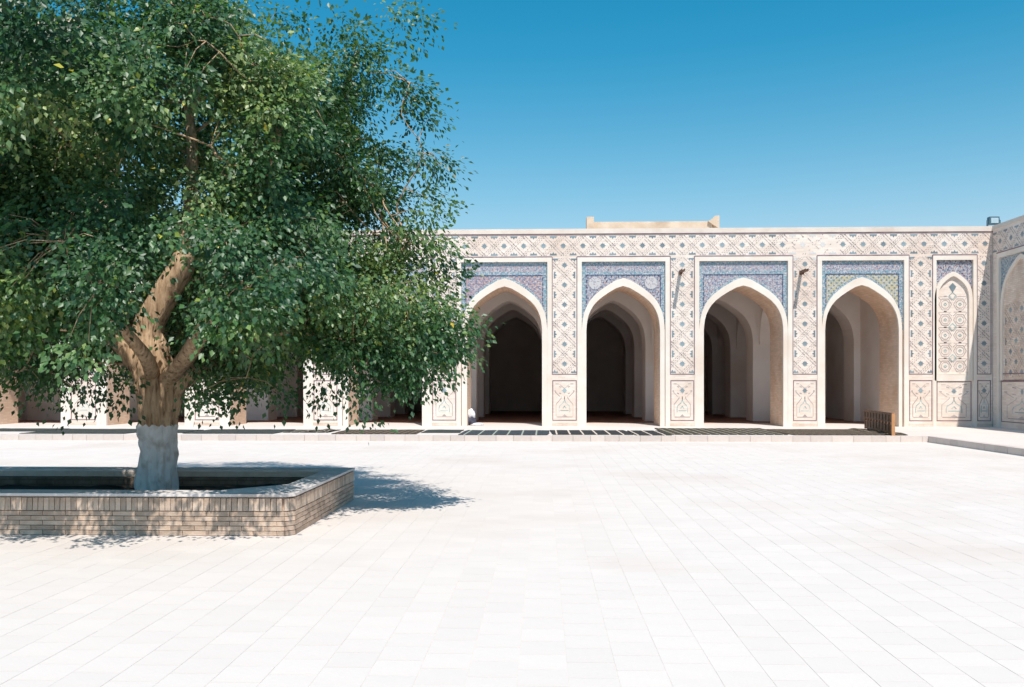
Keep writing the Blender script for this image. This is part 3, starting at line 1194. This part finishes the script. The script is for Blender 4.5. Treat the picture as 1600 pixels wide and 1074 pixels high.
def ring_mesh(mb, po, pi_, z0, z1):
    n = len(po)
    for k in range(n):
        a, b, c_, d_ = po[k], po[(k + 1) % n], pi_[(k + 1) % n], pi_[k]
        mb.face([(*a, z1), (*b, z1), (*c_, z1), (*d_, z1)])
        mb.face([(*a, z0), (*b, z0), (*b, z1), (*a, z1)])
        mb.face([(*c_, z0), (*d_, z0), (*d_, z1), (*c_, z1)])


m = MB()
inner = ring_poly(.36, .62)
ring_mesh(m, ring_poly(.03, CH), inner, -.02, PH - .03)
m.build("wall_core", MORTAR, pln)
m = MB()
ring_mesh(m, ring_poly(-.012, CH), ring_poly(.34, .62), PH - .03, PH)
m.face([(*q, PH - .03) for q in ring_poly(-.012, CH)][::-1])
m.v = m.v[:-6]
m.f.pop()
m.m.pop()
m.build("coping", COPING, pln)
# inner step
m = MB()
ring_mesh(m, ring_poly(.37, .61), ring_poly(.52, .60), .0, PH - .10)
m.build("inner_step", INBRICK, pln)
# bricks of the outer face
bw_, bh_, bt_ = .262, .053, .03


def brick_mesh(w_, h_, t_, seed):
    bm = bmesh.new()
    bmesh.ops.create_cube(bm, size=1)
    r_ = random.Random(seed)
    for v_ in bm.verts:
        v_.co.x = v_.co.x * w_ + r_.uniform(-.003, .003)
        v_.co.z = v_.co.z * h_ + r_.uniform(-.002, .002)
        v_.co.y = v_.co.y * t_ + (r_.uniform(-.003, .003) if v_.co.y < 0 else 0)
    me = bpy.data.meshes.new("brick")
    bm.to_mesh(me)
    bm.free()
    me.materials.append(BRICK)
    return me


LONG = [brick_mesh(bw_ - .008, bh_ - .007, .05, s_) for s_ in range(4)]
SOLD = [brick_mesh(.062 - .007, .138, .05, s_ + 9) for s_ in range(4)]
poly = ring_poly(0, CH)
sides = [(poly[0], poly[1], True), (poly[1], poly[2], True), (poly[2], poly[3], True)]
nb_ = 0
z_courses = [.028 + bh_ * k for k in range(5)]
rest = MB()
for si, (a, b, full) in enumerate(sides):
    A, B = Vector(a), Vector(b)
    L = (B - A).length
    dr = (B - A) / L
    ang = math.atan2(dr.y, dr.x)
    s0 = max(0, (-6.4 - A.x) / dr.x) if si == 0 else 0
    for r_, zc in enumerate(z_courses):
        s_ = (s0 // bw_) * bw_ + (bw_ / 2 if r_ % 2 == 0 else 0) + bw_ / 2
        s_ -= bw_ if si else 0
        while s_ < L + .13:
            w0, w1 = max(s_ - bw_ / 2, 0), min(s_ + bw_ / 2, L)
            if w1 - w0 > .05:
                mid = (w0 + w1) / 2
                q = A + dr * mid
                o = link(bpy.data.objects.new("brick", random.choice(LONG)), pln)
                o.scale = ((w1 - w0) / bw_, 1, 1)
                o.location = (q.x, q.y, zc)
                o.location.x += -dr.y * .022
                o.location.y += dr.x * .022
                o.rotation_euler = (0, 0, ang)
                nb_ += 1
            s_ += bw_
    s_ = (s0 // .062) * .062 + .031
    zc = z_courses[-1] + bh_ / 2 + .076
    while s_ < L:
        q = A + dr * s_
        o = link(bpy.data.objects.new("header_brick", random.choice(SOLD)), pln)
        o.location = (q.x - dr.y * .022, q.y + dr.x * .022, zc)
        o.rotation_euler = (0, 0, ang)
        s_ += .062
print("bricks", nb_)
m = MB()
NXs, NYs = 40, 26
for j in range(NYs + 1):
    for i in range(NXs + 1):
        xx = PX0 + .2 + (PX1 - PX0 - .4) * i / NXs
        yy = PY0 + .2 + (PY1 - PY0 - .4) * j / NYs
        m.v.append((xx, yy, .24 + .05 * noise.noise(Vector((xx * 1.7, yy * 1.7, 3))) + .03 * noise.noise(Vector((xx * 6, yy * 6, 3)))))
for j in range(NYs):
    for i in range(NXs):
        q = j * (NXs + 1) + i
        m.f.append((q, q + 1, q + NXs + 2, q + NXs + 1))
m.m = [0] * len(m.f)
so_ = m.build("planter_soil", SOIL)
so_["kind"] = "structure"

# ------------------------------------------------------------------ tree
TD = 11.6
TX, TY = at(247, 760, TD)[0], TD
tree = empty("broadleaf_tree", "big dark green broadleaf tree with whitewashed trunk in a brick planter", "tree", (TX, TY, .22))
T0 = Vector((TX, TY, .22))


def tp(px, py, dy=0.0):
    x_, z_ = at(px, py, TD + dy)
    return Vector((x_, TD + dy, z_))


def smooth_path(pts, rad, n):
    out = []
    P_ = [pts[0] + (pts[0] - pts[1])] + pts + [pts[-1] + (pts[-1] - pts[-2])]
    R_ = [rad[0]] + list(rad) + [rad[-1]]
    for k in range(1, len(P_) - 2):
        for s_ in range(n):
            t_ = s_ / n
            a, b, c_, d_ = P_[k - 1], P_[k], P_[k + 1], P_[k + 2]
            q = .5 * ((2 * b) + (c_ - a) * t_ + (2 * a - 5 * b + 4 * c_ - d_) * t_ ** 2 + (-a + 3 * b - 3 * c_ + d_) * t_ ** 3)
            out.append((q, R_[k] * (1 - t_) + R_[k + 1] * t_))
    out.append((pts[-1], rad[-1]))
    return out


def tube(mb, path, segs=10, ridge=0.0, seed=0.0):
    base = len(mb.v)
    up = Vector((0.31, 0.95, 0.05)).normalized()
    n = len(path)
    for k, (q, r_) in enumerate(path):
        t_ = (path[min(k + 1, n - 1)][0] - path[max(k - 1, 0)][0]).normalized()
        u = t_.cross(up)
        if u.length < .1:
            u = t_.cross(Vector((1, 0, 0)))
        u.normalize()
        v_ = t_.cross(u)
        for s_ in range(segs):
            a = 2 * math.pi * s_ / segs
            rr = r_
            if ridge:
                rr *= 1 + ridge * (noise.noise(Vector((math.cos(a) * 2.6 + seed, math.sin(a) * 2.6, k * .08))) +
                                   1.0 * abs(noise.noise(Vector((math.cos(a) * 15 + seed, math.sin(a) * 15, k * .22)))) +
                                   .7 * noise.noise(Vector((math.cos(a) * 7 + seed, math.sin(a) * 7, k * .16))))
            mb.v.append(tuple(q + (u * math.cos(a) + v_ * math.sin(a)) * rr - T0))
    for k in range(n - 1):
        for s_ in range(segs):
            a = base + k * segs + s_
            b = base + k * segs + (s_ + 1) % segs
            mb.f.append((a, b, b + segs, a + segs))
            mb.m.append(0)
    mb.f.append(tuple(base + (n - 1) * segs + s_ for s_ in range(segs)))
    mb.m.append(0)


def smooth(o):
    o.data.polygons.foreach_set("use_smooth", [True] * len(o.data.polygons))
    return o


trunk_path = smooth_path([tp(246, 800), tp(246, 755), tp(247, 700), tp(247, 655), tp(245, 605), tp(236, 560), tp(233, 525), tp(246, 492)],
                         [.235, .207, .205, .222, .25, .225, .17, .07], 10)
m = MB()
tube(m, trunk_path, 64, .26, 3)
trunk = smooth(m.build("trunk", BARK, tree))
# whitewash: a skin 6 mm proud of the lower bark
wp = [(q, r_ + .006) for q, r_ in trunk_path if q.z < 1.13]
mb = MB()
tube(mb, wp, 64, .26, 3)
mb.f.pop()
mb.m.pop()
for k_ in range(64):
    x1_, y1_, z1_ = mb.v[-1 - k_]
    mb.v[-1 - k_] = (x1_, y1_, z1_ + .05 * noise.noise(Vector((x1_ * 22, y1_ * 22, 1))))
smooth(mb.build("whitewash", WASH, trunk))

limbs = {
    'a': ([tp(236, 560), tp(232, 515), tp(256, 465), tp(285, 410), tp(296, 340, .2), tp(300, 230, .4), tp(290, 110, .6), tp(300, 30, .7)],
          [.24, .19, .18, .15, .09, .07, .05, .02]),
    'b': ([tp(255, 610), tp(300, 575, .1), tp(350, 545, .2), tp(450, 500, .5), tp(560, 440, .4), tp(640, 380, .2)],
          [.17, .19, .14, .09, .06, .03]),
    'c': ([tp(236, 610), tp(205, 560, -.1), tp(165, 512, -.2), tp(132, 484, -.4), tp(60, 420, -.9), tp(-20, 330, -1.0)],
          [.10, .11, .085, .07, .05, .03]),
    'd': ([tp(255, 600), tp(300, 545, -.6), tp(345, 450, -1.4), tp(380, 350, -1.9), tp(430, 220, -2.0), tp(450, 120, -1.8)],
          [.11, .10, .08, .06, .04, .02]),
    'e': ([tp(246, 585, .1), tp(240, 500, .8), tp(275, 380, 1.7), tp(420, 300, 2.0), tp(520, 180, 1.6), tp(560, 80, 1.3)],
          [.16, .14, .11, .08, .055, .03]),
    'f': ([tp(236, 590), tp(210, 520, .8), tp(150, 400, 2.0), tp(100, 280, 2.2), tp(60, 140, 1.6)], [.12, .10, .07, .04, .02]),
    'g': ([tp(240, 595), tp(225, 555, -.7), tp(160, 470, -1.6), tp(100, 330, -2.0), tp(80, 200, -1.7)], [.10, .08, .05, .03, .015]),
    'h': ([tp(350, 545, .2), tp(440, 520, -.4), tp(560, 530, -.5), tp(640, 540, -.4), tp(705, 522, -.2)], [.06, .035, .022, .014, .006]),
}
limb_pts = []
for k, (pts, rad) in limbs.items():
    path = smooth_path(pts, rad, 7)
    m = MB()
    tube(m, path, 18 if rad[0] > .13 else 12, .16, ord(k))
    smooth(m.build("branch", BARK, tree))
    limb_pts += [(q, r_) for q, r_ in path[5:]]

# crown: clusters of leaves over a lobed volume
CC = Vector((TX - .18, TY, 4.15))
RX, RY, RZ = 2.92, 3.95, 2.8


def inside(q):
    d_ = q - CC
    a = (abs(d_.x) / RX) ** 2.1 + (abs(d_.y) / RY) ** 2.1 + (abs(d_.z) / RZ) ** (2.3 if d_.z > 0 else 2.8)
    return a


HOLES = [((px_, py_, -.3 - .38 * k), .36 + .012 * k) for (px_, py_) in ((242, 515), (258, 472), (280, 425), (246, 610), (330, 562)) for k in range(10)]
HOLES = [(h_, r_h * (1.0 if h_[0] != 330 else .6)) for h_, r_h in HOLES]
tips = []
boughs = []
tries = 0
while len(boughs) < 275 and tries < 120000:
    tries += 1
    q = CC + Vector((random.uniform(-1.12, 1.12) * RX, random.uniform(-1.1, 1.1) * RY, random.uniform(-1.1, 1.12) * RZ))
    a = inside(q)
    lob = 1 + .34 * noise.noise(q * .62 + Vector((4, 1, 7))) + .2 * noise.noise(q * 1.5)
    if a > lob or q.z < 2.0 + .25 * noise.noise(q * 1.1):
        continue
    if a < .22 and random.random() < .8:
        continue
    if a < .5 and random.random() < .45:
        continue
    if a > .5 and q.z > CC.z + 1.7 and random.random() < .5:
        continue
    if any((q - tp(68, -12, d__)).length < .62 for d__ in (-3, -2.2, -1.4, -.6, .2, 1, 1.8, 2.6)):
        continue
    # upper left shoulder is lower, and open pockets show through
    if q.x < -6.1 and q.z > 6.25 - .35 * (-6.1 - q.x):
        continue
    if noise.noise(q * .8 + Vector((0, 3, 11))) + .5 * noise.noise(q * 1.9) < -.12:
        continue
    # hollow round the main fork, seen from the front
    if any((q - tp(*h_)).length < r_h for h_, r_h in HOLES):
        continue
    if any((q - b_).length < .36 for b_ in boughs):
        continue
    boughs.append(q)
for q in boughs:
    out = (q - CC).normalized()
    br = random.uniform(.26, .46)
    for _ in range(int(random.uniform(6, 12) * (br / .36) ** 1.5)):
        v_ = Vector((random.gauss(0, .55), random.gauss(0, .55), random.gauss(0, .38))) * br
        v_ += out * abs(random.gauss(0, .25)) * br
        v_.z -= .25 * (v_.x ** 2 + v_.y ** 2)
        p_ = q + v_
        if not any((p_ - tp(*h_)).length < r_h * .85 for h_, r_h in HOLES):
            tips.append(p_)
# long outliers that stick out of the outline
for (px, py, dy) in [(722, 512, -.2), (700, 530, -.1), (700, 548, 0), (690, 560, .1), (650, 590, -.4), (560, 628, -.8), (580, 600, -.6), (655, 30, .5),
                     (640, 62, .5), (620, 12, .4), (560, 45, .6), (525, 30, .5), (672, 185, .3), (655, 165, .2), (685, 250, .2),
                     (650, 145, .1), (688, 262, -.1), (672, 300, .3), (688, 330, 0), (690, 372, -.2), (640, 130, 0), (600, 110, .2), (430, 20, 0), (470, 40, .3),
                     (380, 10, -.4), (690, 480, -.3), (668, 500, -.4), (120, 610, -1), (150, 600, -.8), (190, 612, -.7), (60, 592, -1),
                     (310, 615, -.9), (330, 605, -.7), (385, 590, -.5), (700, 400, .2), (712, 425, .3), (20, 590, -1.1), (675, 440, 0), (695, 455, .2), (440, 615, -.6), (500, 605, -.5),
                     (15, 22, .3), (72, 12, 1.0)]:
    tips.append(tp(px, py, dy))
    if px > 560 and py > 100:
        tips.append(tp(px - 25, py + random.uniform(-10, 10), dy + random.uniform(-.3, .3)))

def mass(c_, r_, n_):
    k = 0
    while k < n_:
        v_ = Vector((random.uniform(-1, 1), random.uniform(-1, 1), random.uniform(-1, 1)))
        if v_.length > 1 + .3 * noise.noise(v_ * 2):
            continue
        q = c_ + Vector((v_.x * r_[0], v_.y * r_[1], v_.z * r_[2]))
        k += 1
        if any((q - tp(*h_)).length < r_h for h_, r_h in HOLES) or noise.noise(q * 1.1) < -.25:
            continue
        tips.append(q)


mass(tp(575, 495, -.3), (.95, .9, .5), 90)
mass(tp(655, 540, -.1), (.42, .45, .24), 26)
mass(tp(625, 580, -.4), (.45, .4, .14), 10)
mass(Vector((TX + .3, 8.6, 2.6)), (2.4, .9, .75), 150)
mass(Vector((TX + 1.5, 8.75, 2.75)), (1.3, .75, .6), 80)
for k_ in ('h', 'b', 'd', 'e', 'c', 'g'):
    pth = smooth_path(*limbs[k_], 7)
    for q, r_ in pth[len(pth) // (3 if k_ in 'hb' else 2):]:
        for _ in range(3):
            tips.append(q + Vector((random.gauss(0, .16), random.gauss(-.18, .16), random.gauss(0, .16))))
mass(Vector((TX - 1.9, 9.6, 2.2)), (1.2, .9, .5), 60)
mass(tp(70, 120, -1.0), (.9, .8, .7), 60)

# fine branches from limbs to tips
tw = MB()
lp_ = np.array([tuple(q) for q, r_ in limb_pts])
lr_ = np.array([r_ for q, r_ in limb_pts])
hubs = []
for k in range(150):
    q = random.choice(tips)
    d_ = np.linalg.norm(lp_ - np.array(tuple(q)), axis=1) + (np.array(tuple(q))[2] < lp_[:, 2]) * .5
    j = int(np.argmin(d_))
    a = Vector(lp_[j])
    jit = lambda s_: Vector((random.uniform(-s_, s_), random.uniform(-s_, s_), random.uniform(-s_ * .6, s_)))
    Lb = (q - a).length
    r0 = min(lr_[j] * .5, .012 + .010 * Lb)
    path = smooth_path([a, a.lerp(q, .28) + jit(.10 * Lb), a.lerp(q, .55) + jit(.13 * Lb), a.lerp(q, .8) + jit(.08 * Lb), q], [r0, r0 * .75, r0 * .55, r0 * .35, .005], 3)
    tube(tw, path, 6)
    hubs += [x_ for x_, _ in path[2:]]
hp = np.array([tuple(q) for q in hubs])
for q in tips:
    d_ = np.linalg.norm(hp - np.array(tuple(q)), axis=1)
    j = int(np.argmin(d_))
    a = Vector(hp[j])
    if 0.05 < d_[j] < .7:
        mid = a.lerp(q, .55) + Vector((0, 0, .06))
        tube(tw, [(a, .007), (mid, .005), (q, .003)], 4)
smooth(tw.build("twigs", BARK, tree, kind="stuff"))

# leaves
cen, tint = [], []
verts_c, ax_c, nr_c, sz_c = [], [], [], []
for q in tips:
    out = Vector((q.x - CC.x, q.y - CC.y, (q.z - CC.z) * .7))
    if out.length < .1:
        out = Vector((0, 0, 1))
    out.normalize()
    dr = (out + Vector((random.gauss(0, .45), random.gauss(0, .45), random.gauss(-.15, .35)))).normalized()
    nl = random.randint(75, 125)
    ln_ = random.uniform(.30, .55)
    tval = min(1, max(0, .45 + .75 * noise.noise(q * .9 + Vector((5, 5, 5))) + random.uniform(-.3, .35)))
    t_ = rng.random(nl) ** .8
    side = rng.normal(0, 1, (nl, 3))
    pos = np.array(tuple(q)) + np.outer((t_ - .45) * ln_, np.array(tuple(dr))) + side * np.array([.125, .125, .085])
    pos[:, 2] -= (t_ ** 2) * .10
    cen.append(pos)
    tint.append(np.clip(tval + rng.normal(0, .12, nl), 0, 1))
    la = side * .6 + np.array(tuple(dr)) * .7 + np.array([0, 0, -.75])
    ax_c.append(la + rng.normal(0, .35, (nl, 3)))
    nn = np.array([0, -.25, .75]) + np.array(tuple(out)) * .55 + rng.normal(0, .50, (nl, 3))
    nr_c.append(nn)
    sz_c.append(rng.uniform(.042, .090, nl))
cen, tint = np.concatenate(cen), np.concatenate(tint)
ax, nr, sz = np.concatenate(ax_c), np.concatenate(nr_c), np.concatenate(sz_c)
ax /= np.linalg.norm(ax, axis=1)[:, None]
nr -= (nr * ax).sum(1)[:, None] * ax
nr /= np.linalg.norm(nr, axis=1)[:, None]
sd = np.cross(ax, nr)
NL = len(cen)
print("leaves", NL, "tips", len(tips))
s1 = sz[:, None]
cen = cen - np.array(tuple(T0))
v0 = cen
v1 = cen + ax * s1 * .42 + sd * s1 * .33 + nr * s1 * .07
v2 = cen + ax * s1 * 1.0 - nr * s1 * .06
v3 = cen + ax * s1 * .42 - sd * s1 * .33 + nr * s1 * .07
vv = np.stack([v0, v1, v2, v3], 1).reshape(-1, 3).astype(np.float32)
me = bpy.data.meshes.new("foliage")
me.vertices.add(NL * 4)
me.vertices.foreach_set("co", vv.ravel())
idx = np.arange(NL * 4).reshape(-1, 4)
tri = np.stack([idx[:, [0, 1, 2]], idx[:, [0, 2, 3]]], 1).reshape(-1)
me.loops.add(len(tri))
me.loops.foreach_set("vertex_index", tri.astype(np.int32))
me.polygons.add(NL * 2)
me.polygons.foreach_set("loop_start", np.arange(0, NL * 6, 3, dtype=np.int32))
me.polygons.foreach_set("loop_total", np.full(NL * 2, 3, dtype=np.int32))
me.update(calc_edges=True)
at_ = me.attributes.new("tint", 'FLOAT', 'POINT')
at_.data.foreach_set("value", np.repeat(tint, 4).astype(np.float32))

LM = bpy.data.materials.new("leaf")
LM.use_nodes = True
n, l = LM.node_tree.nodes, LM.node_tree.links
b = n['Principled BSDF']
b.inputs['Roughness'].default_value = .44
b.inputs['Specular IOR Level'].default_value = .6
atn = n.new("ShaderNodeAttribute")
atn.attribute_name = "tint"
gm = n.new("ShaderNodeNewGeometry")
r1 = n.new("ShaderNodeValToRGB")
e = r1.color_ramp.elements
e[0].color, e[1].color = (.024, .078, .034, 1), (.230, .290, .100, 1)
e.new(.5).color = (.058, .135, .048, 1)
e.new(.8).color = (.130, .215, .078, 1)
l.new(atn.outputs['Fac'], r1.inputs[0])
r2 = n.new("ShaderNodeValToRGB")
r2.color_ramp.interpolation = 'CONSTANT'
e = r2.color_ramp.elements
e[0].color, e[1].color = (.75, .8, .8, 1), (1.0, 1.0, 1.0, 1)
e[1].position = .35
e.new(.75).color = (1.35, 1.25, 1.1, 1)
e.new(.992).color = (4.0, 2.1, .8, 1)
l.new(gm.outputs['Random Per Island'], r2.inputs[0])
mx = n.new("ShaderNodeMix")
mx.data_type = 'RGBA'
mx.blend_type = 'MULTIPLY'
mx.inputs[0].default_value = 1
l.new(r1.outputs[0], mx.inputs[6])
l.new(r2.outputs[0], mx.inputs[7])
l.new(mx.outputs[2], b.inputs['Base Color'])
tr = n.new("ShaderNodeBsdfTranslucent")
mt = n.new("ShaderNodeMix")
mt.data_type = 'RGBA'
mt.blend_type = 'MULTIPLY'
mt.inputs[0].default_value = 1
l.new(mx.outputs[2], mt.inputs[6])
mt.inputs[7].default_value = (1.4, 1.7, .6, 1)
l.new(mt.outputs[2], tr.inputs[0])
ms_ = n.new("ShaderNodeMixShader")
ms_.inputs[0].default_value = .27
l.new(b.outputs[0], ms_.inputs[1])
l.new(tr.outputs[0], ms_.inputs[2])
l.new(ms_.outputs[0], n['Material Output'].inputs[0])
me.materials.append(LM)
fo = link(bpy.data.objects.new("foliage", me), tree)
fo["kind"] = "stuff"
